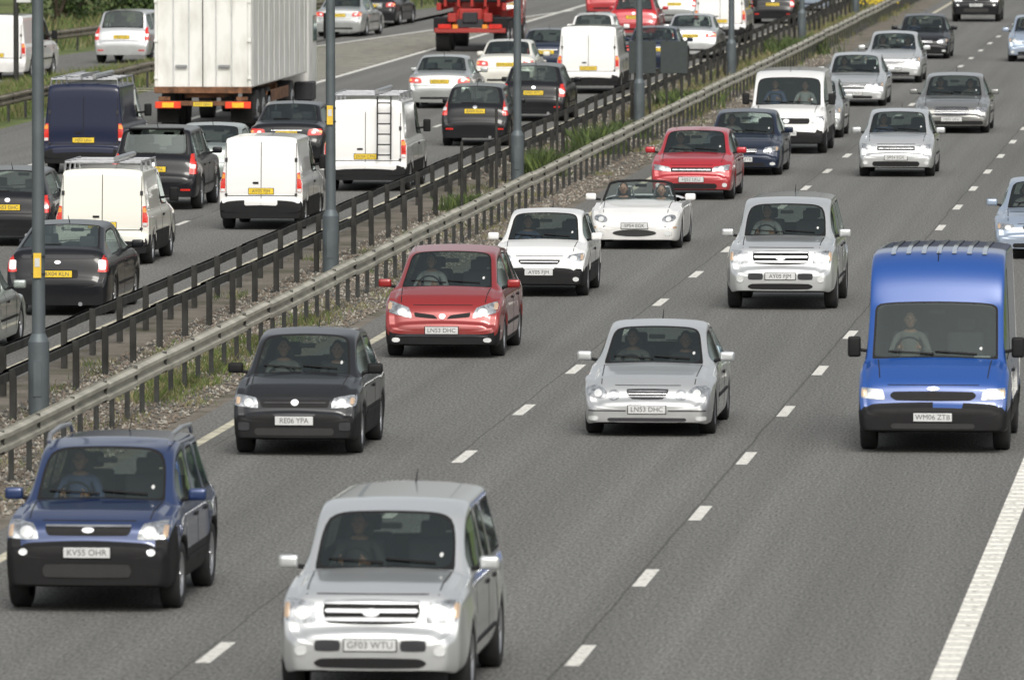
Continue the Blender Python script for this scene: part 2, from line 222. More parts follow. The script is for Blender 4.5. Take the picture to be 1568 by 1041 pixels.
    for i in range(n-1):
        ym=(out[i]+out[i+1])/2
        for j in range(13):
            f1=bm.faces.new((Rv[i][j],Rv[i+1][j],Rv[i+1][j+1],Rv[i][j+1]))
            f2=bm.faces.new((Lv[i][j+1],Lv[i+1][j+1],Lv[i+1][j],Lv[i][j]))
            for f in(f1,f2):
                f.smooth=True; f.material_index=0
                if j<3: f.material_index=3
                elif bb and f.calc_center_median().z<bb and (ym<s['yf']-R*.7 or ym>s['yr']+R*.7 or j<5): f.material_index=2
            if not opn:
                if j in(11,12) and yc<ym<yh: ws+= [f1,f2]
                if rglass and j in(11,12) and yrr<ym<yrb: rg+=[f1,f2]
                if sglass and j==8 and gs<ym<ge and not any(abs(ym-p)<.045 for p in s['pil']): sg.append(f1);sgl.append(f2)
            elif j>=10 and yh<ym<yrr: tub+=[f1,f2]
    for i in(0,n-1):
        for j in range(13):
            vs=[Rv[i][j],Rv[i][j+1],Lv[i][j+1],Lv[i][j]]
            vs=list(dict.fromkeys(vs)); f=bm.faces.new(vs); f.smooth=True
            if bb and f.calc_center_median().z<bb: f.material_index=2
    for i in range(n-1):
        ym=(out[i]+out[i+1])/2
        for j,c in((3,.75),(6,.5),(10,.30),(11,.35 if ym<yc else .1),(7,.5 if ym>yc else .2)):
            for S in(Rv,Lv):
                e=bm.edges.get((S[i][j],S[i+1][j]))
                if e: e[cr]=c
    for i,y in enumerate(out):
        c=0
        if abs(y-yc)<.005: c=.6
        if len(s['top'])>6 and any(abs(y-s['top'][k][0])<.004 for k in(1,2,3)): c=.5 if not s.get('round') else .25
        if van and y>yrr-.02 : c=.45
        if y in(s['rb'][0],) : c=.6
        if c:
            for j in range(5,13):
                for S in(Rv,Lv):
                    e=bm.edges.get((S[i][j],S[i][j+1]))
                    if e: e[cr]=max(e[cr],c)
    bmesh.ops.recalc_face_normals(bm,faces=bm.faces)
    for reg,t in((ws,.022),(rg,.024),(sg,.018),(sgl,.018)):
        if not reg: continue
        for f in reg: f.material_index=1
        bd=set(e for f in reg for e in f.edges if sum(1 for q in e.link_faces if q in reg)==1)
        for e in bd: e[cr]=max(e[cr],.55)
        res=bmesh.ops.inset_region(bm,faces=reg,thickness=t,depth=-.004,use_even_offset=True,use_boundary=True)
        ring=set(res['faces'])
        for f in ring: f.material_index=2; f.smooth=True
        for f in reg:
            for e in f.edges:
                if any(q in ring for q in e.link_faces): e[cr]=.75
    if tub: bmesh.ops.delete(bm,geom=tub,context='FACES')
    me=bpy.data.meshes.new(key+'_shell'); bm.to_mesh(me); bm.free()
    for m in(TRIM,GLASS,TRIM,UNDER): me.materials.append(m)
    o=link('tmp',me); md=o.modifiers.new('s','SUBSURF'); md.levels=2; md.render_levels=2
    return bake(o)
class Proj:
    def __init__(s,me,L):
        s.b=BVHTree.FromPolygons([v.co[:] for v in me.vertices],[p.vertices[:] for p in me.polygons]); s.L=L
    def hit(s,d,u,v):
        L=s.L
        if d=='F': o,dr=Vector((u,-2,v)),Vector((0,1,0))
        elif d=='B': o,dr=Vector((u,L+2,v)),Vector((0,-1,0))
        elif d=='R': o,dr=Vector((4,u,v)),Vector((-1,0,0))
        elif d=='L': o,dr=Vector((-4,u,v)),Vector((1,0,0))
        else: o,dr=Vector((u,v,6)),Vector((0,0,-1))
        h=s.b.ray_cast(o,dr); return h[0],dr
    def patch(s,mb,d,q,r,off,mat,n=8,m=8,lim=.8):
        P_=[];ok=[]
        for a in range(n+1):
            for b in range(m+1):
                ss=2*a/n-1; tt=2*b/m-1
                s2=ss*math.sqrt(max(0,1-r*tt*tt/2)); t2=tt*math.sqrt(max(0,1-r*ss*ss/2))
                x=(s2+1)/2;y=(t2+1)/2
                u=(1-x)*(1-y)*q[0][0]+x*(1-y)*q[1][0]+x*y*q[2][0]+(1-x)*y*q[3][0]
                v=(1-x)*(1-y)*q[0][1]+x*(1-y)*q[1][1]+x*y*q[2][1]+(1-x)*y*q[3][1]
                h,dr=s.hit(d,u,v)
                if h is None or (d=='F' and h.y>lim) or (d=='B' and h.y<s.L-lim): ok.append(False);P_.append(Vector((0,0,0)))
                else: ok.append(True);P_.append(h-dr*off)
        fs=[];g=lambda a,b:a*(m+1)+b
        for a in range(n):
            for b in range(m):
                c=[g(a,b),g(a+1,b),g(a+1,b+1),g(a,b+1)]
                if all(ok[i] for i in c): fs.append(c)
        if not fs: return
        mb.add(P_,fs,mat,True)
        ed=Counter()
        for f in fs:
            for k in range(4): ed[tuple(sorted((f[k],f[(k+1)%4])))]+=1
        _,dr=s.hit(d,q[0][0],q[0][1])
        vs=[];ff=[]
        for (a,b),c in ed.items():
            if c==1:
                o=len(vs); vs+=[P_[a],P_[b],P_[b]+dr*(off+.02),P_[a]+dr*(off+.02)]; ff.append((o,o+1,o+2,o+3))
        mb.add(vs,ff,mat)
def wheel_mesh():
    mb=MB(); n=28
    prof=[(.092,.205),(.10,.225),(.112,.25),(.108,.285),(.085,.31),(-.085,.31),(-.108,.28),(-.10,.21)]
    vs=[];fs=[]
    for x,r in prof:
        for i in range(n): t=2*math.pi*i/n; vs.append((x,r*math.cos(t),r*math.sin(t)))
    for k in range(len(prof)-1):
        for i in range(n): fs.append((k*n+i,k*n+(i+1)%n,(k+1)*n+(i+1)%n,(k+1)*n+i))
    mb.add(vs,fs,TYRE,True)
    vs=[(x,r*math.cos(2*math.pi*i/n),r*math.sin(2*math.pi*i/n)) for x,r in((.093,.212),(.098,.200),(.085,.185),(.03,.18)) for i in range(n)]
    mb.add(vs,[(k*n+i,k*n+(i+1)%n,(k+1)*n+(i+1)%n,(k+1)*n+i) for k in range(3) for i in range(n)],ALLOY,True)
    mb.cyl((.0,0,0),(.03,0,0),.185,.185,UNDER,20)
    mb.cyl((.03,0,0),(.09,0,0),.05,.04,ALLOY,12)
    for k in range(7):
        t=2*math.pi*k/7
        bm=bmesh.new(); bmesh.ops.create_cube(bm,size=1); bmesh.ops.scale(bm,vec=(.02,.155,.036),verts=bm.verts); bmesh.ops.translate(bm,vec=(.072,.115,0),verts=bm.verts); bmesh.ops.rotate(bm,matrix=Matrix.Rotation(t,3,'X'),verts=bm.verts); mb.frombm(bm,ALLOY)
    return mb.mesh('wheel')
WHEEL=wheel_mesh()
def driver_mesh(cloth,name):
    vs=[(0,0,.08),(0,.05,.25),(0,.08,.42),(0,.06,.53),(0,.04,.60),(.17,.07,.49),(.26,-.06,.27),(.15,-.34,.36),(-.17,.07,.49),(-.26,-.06,.27),(-.15,-.34,.36),(.10,-.20,.10),(.12,-.46,.14),(.12,-.6,-.2),(-.10,-.20,.10),(-.12,-.46,.14),(-.12,-.6,-.2),(.12,-.40,.385),(-.12,-.40,.385)]
    ed=[(0,1),(1,2),(2,3),(3,4),(3,5),(5,6),(6,7),(7,17),(3,8),(8,9),(9,10),(10,18),(0,11),(11,12),(12,13),(0,14),(14,15),(15,16)]
    rd=[.15,.145,.16,.09,.05,.075,.05,.032,.075,.05,.032,.085,.065,.05,.085,.065,.05,.035,.035]
    me=bpy.data.meshes.new('d'); me.from_pydata(vs,ed,[]); o=link('tmp',me)
    o.modifiers.new('k','SKIN'); sk=me.skin_vertices[0].data
    for i,r in enumerate(rd): sk[i].radius=(r,r*.8)
    sk[0].use_root=True
    o.modifiers.new('s','SUBSURF').levels=1
    m=bake(o); mb=MB()
    fs=[p.vertices[:] for p in m.polygons]; V=[v.co[:] for v in m.vertices]
    hands=[f for f in fs if sum(V[i][1] for i in f)/len(f)<-.335 and sum(V[i][2] for i in f)/len(f)>.3]
    neck=[f for f in fs if sum(V[i][2] for i in f)/len(f)>.565]
    sp=set(map(tuple,hands+neck))
    mb.add(V,[f for f in fs if tuple(f) not in sp],cloth,True); mb.add(V,list(sp),SKIN,True)
    mb.ell((0,.01,.72),(.072,.088,.112),SKIN,16); mb.ell((0,-.005,.66),(.05,.065,.06),SKIN,12)
    mb.ell((0,.03,.745),(.080,.088,.105),HAIR,16)
    mb.cyl((0,-.075,.735),(0,-.105,.705),.008,.016,SKIN,8); mb.box((0,-.083,.672),(.045,.012,.012),LIPS,.003)
    for sx in(-1,1): mb.ell((sx*.075,.02,.71),(.012,.022,.03),SKIN,8); mb.ell((sx*.028,-.078,.735),(.012,.008,.007),INK,8)
    for sx in(-1,1):
        for k in range(4): mb.cyl((sx*(.12-.01*k),-.40,.40-.018*k),(sx*(.085),-.43,.40-.018*k),.010,.008,SKIN,6)
        mb.cyl((sx*.12,-.39,.41),(sx*.10,-.42,.44),.011,.008,SKIN,6)
    return mb.mesh(name)
DRIVERS=[driver_mesh(c,'driver') for c in CLOTHS]
PL={}
def plate_mesh(txt,rear):
    k=(txt,rear)
    if k in PL: return PL[k]
    mb=MB(); mb.box((0,0,0),(.50,.012,.108),PYEL if rear else PWHITE,.004)
    mb.box((0,.006,0),(.52,.012,.125),TRIM,.004)
    cu=bpy.data.curves.new('t','FONT'); cu.body=txt; cu.size=.092; cu.align_x='CENTER'; cu.align_y='CENTER'
    o=bpy.data.objects.new('t',cu); COL.objects.link(o); m=bake(o)
    mb.add([(v.co.x,-.0085,v.co.y) for v in m.vertices],[p.vertices[:] for p in m.polygons],PINK)
    PL[k]=mb.mesh('number_plate'); return PL[k]
TX=['BX04 KLN','KV55 OHR','GF03 WTU','RE06 YPA','LN53 DHC','AY05 FJM','SP54 EGK','HJ52 LKU','WM06 ZTB','DU04 CFN','EK53 RVO']
def template(base,fr,re,bb=0,rglass=True,sglass=True,extras=None):
    key=(base,fr,re,bb,rglass,sglass,extras)
    if key in GEO: return GEO[key]
    s=BASE[base]; L,W=s['L'],s['W'];w=W/2; opn=s.get('open')
    shell=build_shell(base,s,bb,rglass,sglass); pj=Proj(shell,L); mb=MB(); van=s.get('van')
    for mat,q,r,mir,off in FR[fr]:
        qs=[[(x*w,z) for x,z in q]]
        if mir: qs.append([(-x*w,z) for x,z in q])
        for qq in qs: pj.patch(mb,'F',qq,r,off,mat,10,8 if r else 2)
    for mat,q,r,mir,off in RE[re]:
        qs=[[(x*w,z) for x,z in q]]
        if mir: qs.append([(-x*w,z) for x,z in q])
        for qq in qs: pj.patch(mb,'B',qq,r,off,mat,8,8,1.2)
    yc,yh=s['cowl'][0],s['hdr'][0]
    for sx,d in((1,'R'),(-1,'L')):
        seams=[yc+.12]+(s['pil'] if s['pil'] else [s['ge']+.02])
        for y in seams: pj.patch(mb,d,[(y-.008,s['zb']+.1),(y+.008,s['zb']+.1),(y+.008,s['belt']-.02),(y-.008,s['belt']-.02)],0,.002,SEAM,2,8)
        for y in seams[1:]: pj.patch(mb,d,H4(y-.28,s['belt']-.16,y-.10,s['belt']-.12),.3,.022,TRIM,4,3)
        if van: pj.patch(mb,d,H4(yc+.3,.56,L-.6,.60),.0,.01,TRIM,12,2)
        elif not opn: pj.patch(mb,d,H4(s['yf']+s['r']+.15,.46,s['yr']-s['r']-.15,.50),.0,.012,TRIM,12,2)
        pj.patch(mb,'T',[(sx*.70*w,.28),(sx*.715*w,.28),(sx*.755*w,yc-.03),(sx*.74*w,yc-.03)],0,.002,SEAM,2,8)
    if not opn:
        zc=s['cowl'][1]+.035
        for x0,x1 in((-.02,-.62),(.55,.0)):
            pj.patch(mb,'F',[(x0*w,zc+.015),(x1*w,zc+.05),(x1*w,zc+.064),(x0*w,zc+.033)],0,.02,TRIM,8,1,2.6)
        pj.patch(mb,'F',H4(.58*w,zc+.07,.62*w,zc+.11),1,.003,PWHITE,4,4,2.6)
        yant=s['rr'][0]-.25 if not van else yh+.4
        h,_=pj.hit('T',0,yant); mb.cyl(h,h+Vector((0,.20,.12)),.008,.004,TRIM,6)
    if rglass and not van: pj.patch(mb,'B',H4(-.01,s['rb'][1]+.03,.42*w,s['rb'][1]+.045),0,.015,TRIM,6,1,1.5)
    if not van: mb.cyl((-.45*w,L-.12,s['zb']+.02),(-.45*w,L+.01,s['zb']+.02),.035,.035,ALLOY,10)
    mirr=MB(); my=yc+(.42 if not van else .30); mz=s['belt']+(.10 if not van else .20)
    msz=(.20,.10,.13) if not van else (.17,.10,.27)
    for sx in(-1,1):
        c=(sx*(w*.95+.13),my,mz); mirr.box(c,msz,GLASS,.04,seg=3)
        mb.cyl((sx*w*.88,my,mz-.06),(sx*(w*.95+.06),my,mz-.04),.022,.022,TRIM,8)
    if opn:
        y0,z0=yc+.10,.87; y1,z1=yc+.46,1.22
        A=[Vector((-w*.80,y0+.06,z0)),Vector((-w*.68,y1,z1-.04)),Vector((-w*.5,y1-.01,z1)),Vector((0,y1-.03,z1+.02)),Vector((w*.5,y1-.01,z1)),Vector((w*.68,y1,z1-.04)),Vector((w*.80,y0+.06,z0))]
        for a,b in zip(A[:-1],A[1:]): mb.cyl(a,b,.024,.024,TRIM,8)
        mb.add([A[0],A[1],A[2],A[3],A[4],A[5],A[6],Vector((0,y0-.05,z0))],[(0,1,2,7),(2,3,7),(3,4,7),(4,5,6,7)],GLASS,True)
        for sx in(-.36,.36): mb.cyl((sx-.17,2.52,.90),(sx-.12,2.52,1.08),.02,.02,CHROME,8);mb.cyl((sx-.12,2.52,1.08),(sx+.12,2.52,1.08),.02,.02,CHROME,8);mb.cyl((sx+.12,2.52,1.08),(sx+.17,2.52,.90),.02,.02,CHROME,8)
    if extras:
        e=extras
        if 'rails' in e:
            for sx in(-1,1):
                x=sx*(w*s['roofw']-.03); a,b=yh+.15,s['rr'][0]-.1; z=s['H']+.03
                pts=[(x,a,z-.07),(x,a+.12,z+.01),(x,(a+b)/2,z+.035),(x,b-.12,z+.01),(x,b,z-.07)]
                for p,q in zip(pts[:-1],pts[1:]): mb.cyl(p,q,.026,.026,ALLOY,8)
        if 'ribs' in e:
            for x in np.linspace(-.60,.60,7): pj.patch(mb,'T',H4(x-.03,1.9,x+.03,4.9),.0,.014,pm('lblue'),1,8)  # roof ribs, paler than the body: whitish sky reflection put into their colour
        if 'rack' in e:
            z=s['H']+.10; a,b=2.0,L-.25
            for y in np.linspace(a,b,4):
                mb.cyl((-w*.8,y,z),(w*.8,y,z),.02,.02,ALLOY,8)
                for sx in(-1,1): mb.cyl((sx*w*.8,y,z),(sx*w*.82,y,z-.16),.02,.02,ALLOY,8)
            for sx in(-.8,.8): mb.cyl((sx*w,a,z+.02),(sx*w,b,z+.02),.018,.018,ALLOY,8)
            mb.cyl((-.25,a-.3,z+.07),(-.25,b+.1,z+.07),.055,.055,ALLOY,12)
            if 'ladders' in e:
                for x in(.05,.40): mb.box((x,(a+b)/2,z+.07),(.03,b-a+.5,.08),ALLOY)
                for y in np.arange(a,b,.3): mb.cyl((.05,y,z+.07),(.40,y,z+.07),.015,.015,ALLOY,6)
        if 'rearladder' in e:
            for x in(-.30*w,-.62*w): mb.cyl((x,L+.08,.68),(x,L+.02,s['H']+.08),.018,.018,INK,8)
            for z in np.arange(.78,s['H'],.22): mb.cyl((-.30*w,L+.07,z),(-.62*w,L+.07,z),.016,.016,INK,8)
        if 'spoiler' in e: mb.box((0,s['rr'][0]+.03,s['rr'][1]+.0),(w*1.25,.22,.04),TRIM,.015)
    zr=ZR[re]
    yr=max((pj.hit('B',x,z)[0] or Vector((0,0,0))).y for x in(0,.2) for z in(zr-.05,zr,zr+.05))
    ypf=min(pj.hit('F',x,z)[0].y for x in(0,.2) for z in(ZP[fr]-.05,ZP[fr],ZP[fr]+.05))
    it=MB(); b=s['belt']; H=s['H'] if not opn else 1.30
    if opn: it.box((0,1.62,.78),(W*.8,.35,.12),DASH,.04,seg=2)
    else: it.box((0,yc+.42,b-.03),(W*.84,.62,.10),DASH,.03,seg=2)
    ys=yh+.40 if not opn else 2.12
    if van: ys=yh+.30
    hz=H-1.02 if not van else min(H,1.95)-1.10
    if base=='bigvan': hz=.88
    rows=[ys]+([ys+.85] if not van and not opn else [])
    for k,y in enumerate(rows):
        for x in(-.36,.36):
            it.box((x,y+.14,hz+.30),(.48,.14,.62),SEAT,.05,seg=3); it.box((x,y-.15,hz),(.48,.5,.14),SEAT,.05,seg=3)
            it.box((x,y+.16,hz+.71),(.25,.09,.17),SEAT,.04,seg=3)
    if van: it.box((0,ys+.45,(min(H,1.95)+.3)/2),(W*.86,.03,min(H,1.95)-.5),SEAT)
    if base=='bigvan': it.box((.1,yc+.38,b+.035),(.42,.28,.02),PWHITE,.004); it.box((.6,yc+.34,b+.05),(.22,.2,.06),PWHITE,.01)
    wc=Vector((-.36,ys-.42,hz+.40)); pr=None
    for k in range(17):
        t=2*math.pi*k/16; p=wc+Vector((.18*math.cos(t),.07*math.sin(t),.165*math.sin(t)))
        if pr is not None: it.cyl(pr,p,.015,.015,TRIM,6,False)
        pr=p
    it.box((0,yh-.05 if not opn else 1.72,(s['hdr'][1]-.13) if not opn else 1.14),(.22,.02,.06),TRIM,.01)
    G=dict(s=s,shell=shell,det=mb.mesh('fittings'),mirr=mirr,interior=it.mesh('interior'),yp=ypf-.012,zp=ZP[fr],yr=yr+.012,zr=zr,dr=(-.36,ys-.02,hz+.06),van=van or fr=='fox')
    GEO[key]=G; return G
cnt=0
def vehicle(name,col,base,fr,re,X,Y,away=False,sc_=(1,1,1),rot=0,**k):
    global cnt; cnt+=1
    G=template(base,fr,re,**k); s=G['s']
    root=bpy.data.objects.new(name,None); COL.objects.link(root); root.empty_display_size=.5
    root.scale=sc_
    if away: root.location=(X,Y+s['yr']*sc_[1],.0); root.rotation_euler=(0,0,math.pi+rot)
    else: root.location=(X,Y-s['yf']*sc_[1],.0); root.rotation_euler=(0,0,rot)
    me=G['shell'].copy(); me.materials[0]=pm(col); link('body',me,root)
    link('fittings',G['det'],root); link('interior',G['interior'],root)
    mm=MB(); src=G['mirr']; mm.v=list(src.v);mm.f=list(src.f);mm.m=list(src.m);mm.sm=list(src.sm);mm.mats=[pm(col) if (not G['van']) else TRIM]; mm.obj('door_mirrors',root)
    w=s['W']/2
    for i,(x,y) in enumerate(((1,s['yf']),(-1,s['yf']),(1,s['yr']),(-1,s['yr']))):
        o=link('wheel_%d'%(i+1),WHEEL,root); o.location=(x*(w*.985-.11+s.get('flare',0)*.6),y,s['r']); f=s['r']/.31; o.scale=(1,f,f)
        if x<0: o.rotation_euler=(0,0,math.pi)
    t=TX[cnt%len(TX)]
    a=link('front_plate',plate_mesh(t,False),root); a.location=(0,G['yp'],G['zp'])
    a=link('rear_plate',plate_mesh(t,True),root); a.location=(0,G['yr'],G['zr']); a.rotation_euler=(0,0,math.pi)
    d=link('driver',DRIVERS[(cnt*5)%4],root); d.location=G['dr']; d.rotation_euler=(0,0,random.uniform(-.12,.12))
    if cnt%3==0 or s.get('open'):
        d=link('passenger',DRIVERS[(cnt*3+1)%4],root); d.location=(-G['dr'][0],G['dr'][1],G['dr'][2]-.03)
    return root
V=vehicle
V('blue_suv','blueSUV','suv','tucson','tall',-12.6,94.4,bb=.765,extras=('rails',),sc_=(.98,1,1))
V('silver_suv','silver','bigsuv','ranger','tall',-8.68,85.2,sc_=(.98,1,.99))
V('black_hatchback','dgrey','hatch','fox','hatch',-12.95,117,sc_=(.99,.97,1.05),bb=.50)
V('red_minivan','red','mpv','scenic','tall',-12.98,137.6,bb=.38)
V('white_hatchback','white','hatch','hatch','hatch',-12.93,154.5,sc_=(.96,.95,.97),bb=.50)
V('white_convertible_car','white','roadster','mx5','saloon',-12.5,171)
V('red_hatchback','red2','hatch','civic','hatch',-12.84,192,sc_=(1.05,1.07,1.0))
V('blue_grey_saloon_car','darkblue','saloon','saloon','saloon',-12.55,204.5)
V('white_minibus','white','medvan','medvan','van',-12.25,217,bb=.55)
V('silver_hatchback','silverd','hatch','hatch','hatch',-12.25,227)
V('silver_saloon_car','silver','saloon','saloon','saloon',-12.3,250.5)
V('silver_hatchback','silver','hatch','hatch','hatch',-12.15,271,sc_=(1.05,1.05,1.02))
V('black_saloon_car','black','saloon','saloon','saloon',-12.3,296)
V('black_suv','black','suv','tucson','tall',-12.3,345)
V('silver_saloon_car','silver','merc','merc','saloon',-8.66,121)
V('silver_suv','silver','bigsuv','ranger','tall',-8.6,151)
V('silver_hatchback','silver','hatch','civic','hatch',-9.05,204,sc_=(1.02,1,1.0))
V('grey_luxury_saloon_car','grey','saloon','bentley','saloon',-8.82,230.6,sc_=(1.06,1.1,1.03))
V('blue_van','blueVan','bigvan','transit','van',-4.74,118.3,bb=.63,rglass=False,extras=('ribs',))
V('light_blue_car','lblue','saloon','saloon','saloon',-4.75,168)
V('light_blue_car','lblue','hatch','hatch','hatch',-8.6,293)
A=dict(away=True)
V('black_hatchback','black','prius','hatch','prius',-20.35,148.4,**A)
V('silver_estate_car','greens','saloon','saloon','saloon',-20.75,137.3,**A)
V('white_small_van','cream','smallvan','hatch','van',-21.75,164.4,rglass=False,bb=.45,extras=('rack',),sc_=(1.02,1,.98),**A)
V('black_suv','black','suv','tucson','tall',-23.6,186.5,extras=('spoiler',),**A)
V('black_hatchback','black','hatch','hatch','hatch',-24.45,171,**A)
V('white_small_van','white','smallvan','hatch','van',-20.4,178,rglass=False,bb=.52,sc_=(.98,1,1.03),**A)
V('green_saloon_car','greens','saloon','saloon','saloon',-23.6,195.5,**A)
V('dark_blue_van','dullnavy','medvan','medvan','van',-27.4,204,rglass=False,bb=.5,extras=('rack','ladders'),sc_=(.98,1,1.05),**A)
V('black_saloon_car','black','saloon','saloon','saloon',-23.4,209.5,**A)
V('white_van','white','medvan','medvan','van',-20.15,195.8,rglass=False,bb=.5,extras=('rack','rearladder'),sc_=(.96,1,1.02),**A)
V('silver_saloon_car','silverd','saloon','saloon','saloon',-23.5,248,**A)
V('black_hatchback','black','hatch','hatch','tall',-20.1,221,sc_=(1,1,1.02),**A)
V('gold_saloon_car','cream','saloon','saloon','saloon',-23.1,264,**A)
V('dark_grey_hatchback','black','hatch','hatch','hatch',-20.1,238,sc_=(1.04,1.05,1.02),**A)
V('dark_blue_saloon_car','darkblue','saloon','saloon','saloon',-23.0,277,**A)
V('white_van','white','medvan','medvan','van',-20.4,260.5,rglass=False,bb=.5,sc_=(.96,1,1.0),**A)
V('white_hatchback','white','hatch','hatch','hatch',-23.0,295,**A)
V('red_hatchback','red2','hatch','hatch','hatch',-23.5,320,sc_=(1.03,1,1.02),**A)
V('dark_blue_saloon_car','darkblue','saloon','saloon','saloon',-19.95,280,**A)
V('silver_saloon_car','silver','saloon','saloon','saloon',-19.85,296,**A)
V('white_van','white','medvan','medvan','van',-20.1,315,rglass=False,bb=.5,sc_=(.96,1,1.02),**A)
V('black_hatchback','black','hatch','hatch','hatch',-19.8,341,**A)
V('silver_hatchback','silverd','hatch','hatch','hatch',-23.5,341,**A)
V('light_blue_car','lblue','saloon','saloon','saloon',-19.6,362,**A)
V('red_hatchback','red2','hatch','hatch','hatch',-26.9,352,**A)
SR=lambda Y:-37.4+.085*(Y-288)
V('silver_suv','silver','suv','tucson','tall',SR(289),289,rot=-.08,**A)
V('white_van','white','medvan','medvan','van',SR(272)-.1,272,rot=-.08,rglass=False,**A)
V('silver_estate_car','silverd','saloon','saloon','saloon',-33.8,322,rot=-.08,sc_=(1,1,1.03),**A)
V('black_saloon_car','black','saloon','saloon','saloon',-34.2,338,rot=-.08,**A)
# ------------------------------------------------------------------ lorries
def lorry_trailer():
    root=bpy.data.objects.new('white_box_lorry',None); COL.objects.link(root); root.location=(-27.95,230,0)
    WB,nt,b=nmat('dirty_white_panel')
    tc=N(nt,'ShaderNodeTexCoord'); mp=N(nt,'ShaderNodeMapping'); mp.inputs['Scale'].default_value=(1.5,1.5,.6); no=N(nt,'ShaderNodeTexNoise'); no.inputs['Scale'].default_value=1.6; no.inputs['Detail'].default_value=8
    nt.links.new(tc.outputs['Object'],mp.inputs[0]); nt.links.new(mp.outputs[0],no.inputs[0]); rp=N(nt,'ShaderNodeValToRGB'); rp.color_ramp.elements[0].position=.30; rp.color_ramp.elements[0].color=(.60,.60,.55,1); rp.color_ramp.elements[1].position=.55; rp.color_ramp.elements[1].color=(.78,.78,.75,1)
    nt.links.new(no.outputs[0],rp.inputs[0]); nt.links.new(rp.outputs[0],b.inputs['Base Color']); b.inputs['Roughness'].default_value=.5
    RUST=simple('rusty_steel',(.15,.07,.035),.8,var=.6,scale=6); ORG=simple('marker_red',(.80,.06,.02),.4); YO=simple('marker_yellow',(.9,.50,.03),.4)
    mb=MB(); W=2.5;L=13
    mb.box((0,L/2,2.55),(W,L,2.9),WB,.03)
    mb.box((0,-.02,1.04),(W,.10,.16),RUST,.01); mb.box((0,-.02,4.02),(W,.06,.10),WB,.01)
    for x in(-1.2,1.2): mb.box((x,-.035,2.55),(.07,.05,2.85),WB,.008)
    mb.box((0,-.03,2.55),(.02,.03,2.85),SEAM)
    for x in(-.75,-.35,.35,.75): mb.cyl((x,-.07,1.15),(x,-.07,3.9),.014,.014,PWHITE,8)
    for x in(-.55,.55): mb.box((x,-.07,1.65),(.30,.04,.07),ALLOY,.01)
    for sx in(-1,1):
        for z in(1.35,2.3,3.3): mb.box((sx*1.2,-.07,z),(.10,.05,.08),WB,.01)
        mb.box((sx*.90,.0,.66),(.66,.06,.17),ORG,.01); mb.box((sx*.90,-.032,.66),(.30,.03,.13),YO,.004); mb.box((sx*1.0,.05,.82),(.30,.08,.10),RUST,.01)
        mb.box((sx*.95,.35,.45),(.55,.02,.5),UNDER)
    mb.box((0,.05,.70),(2.3,.10,.12),RUST,.01); mb.box((0,L/2,.95),(1.0,L-.5,.22),RUST)
    for x in np.arange(0,13,1.2): mb.box((1.253,x+.3,2.55),(.008,.03,2.8),WB)
    mb.box((1.20,6.3,.75),(.04,5,.30),RUST,.01)
    mb.obj('trailer',root)
    wm=MB()
    for y in(1.6,2.9,4.2,9.6,12.9+1.6):
        for sx in(-1,1):
            wm.cyl((sx*.86,y,.5),(sx*1.22,y,.5),.5,.5,TYRE,28); wm.cyl((sx*1.19,y,.5),(sx*1.235,y,.5),.29,.26,ALLOY,18); wm.cyl((sx*1.23,y,.5),(sx*1.26,y,.5),.10,.08,DGREY,12)
    wm.obj('wheels',root)
    cb=MB(); cb.box((0,14.6,1.9),(2.45,2.1,2.7),WB,.15,seg=3); cb.box((0,14.6,3.5),(2.3,1.8,.6),WB,.2,seg=3); cb.box((0,13.6,.8),(1.0,3.2,.3),RUST)
    cb.box((0,15.63,2.3),(2.2,.06,.9),GLASS,.02); cb.box((1.235,15.0,2.25),(.03,.8,.7),GLASS); cb.box((1.5,15.4,2.3),(.12,.25,.7),TRIM,.03,seg=2); cb.box((-1.5,15.4,2.3),(.12,.25,.7),TRIM,.03,seg=2); cb.box((1.15,13.4,.6),(.5,.9,.5),DGREY,.03); cb.obj('cab',root)
    p=link('rear_plate',plate_mesh('R417 GNV',True),root); p.location=(0,-.035,.68)
lorry_trailer()
def red_lorry():
    root=bpy.data.objects.new('red_skip_lorry',None); COL.objects.link(root); root.location=(-27.7,302,0)
    R=pm('lorryred'); mb=MB()
    mb.box((0,4,.95),(.9,8,.28),DGREY,.02); mb.box((0,.0,.72),(2.4,.10,.16),R,.02); 
    for sx in(-1,1):
        mb.box((sx*.85,-.03,.85),(.45,.10,.16),RED,.02); mb.box((sx*.50,-.03,.85),(.18,.08,.14),AMBER,.01)
        mb.box((sx*1.0,.9,1.12),(.50,1.3,.05),DGREY,.01); mb.box((sx*1.0,.25,.9),(.50,.05,.45),TRIM,.01)
        mb.cyl((sx*.45,.4,1.0),(sx*.45,2.2,2.6),.09,.07,R,12); mb.box((sx*1.1,3.0,1.5),(.16,5.0,.25),R,.02)
        for y in(.9,2.3,7.4): mb.cyl((sx*.75,y,.5),(sx*1.2,y,.5),.5,.5,TYRE,24); mb.cyl((sx*1.17,y,.5),(sx*1.22,y,.5),.26,.24,ALLOY,16)
    mb.box((0,.3,1.25),(.8,.4,.4),R,.05); mb.box((0,.05,1.15),(.5,.25,.35),DGREY,.03)
    mb.box((0,3.2,2.2),(2.3,4.6,1.0),R,.06); mb.box((0,.75,2.05),(2.3,.10,.8),TRIM,.03)
    for x in(-.9,-.45,0,.45,.9): mb.box((x,.68,2.0),(.10,.06,1.0),R,.01)
    mb.box((0,7.3,1.8),(2.35,1.9,2.2),R,.12,seg=3); mb.box((1.19,7.6,2.2),(.03,.8,.6),GLASS)
    mb.box((1.0,4.6,.8),(.4,1.4,.5),DGREY,.03); mb.box((.6,.0,1.15),(.3,.15,.3),R,.03);mb.box((-.6,.0,1.15),(.3,.15,.3),R,.03)
    mb.obj('chassis_and_body',root)
red_lorry()
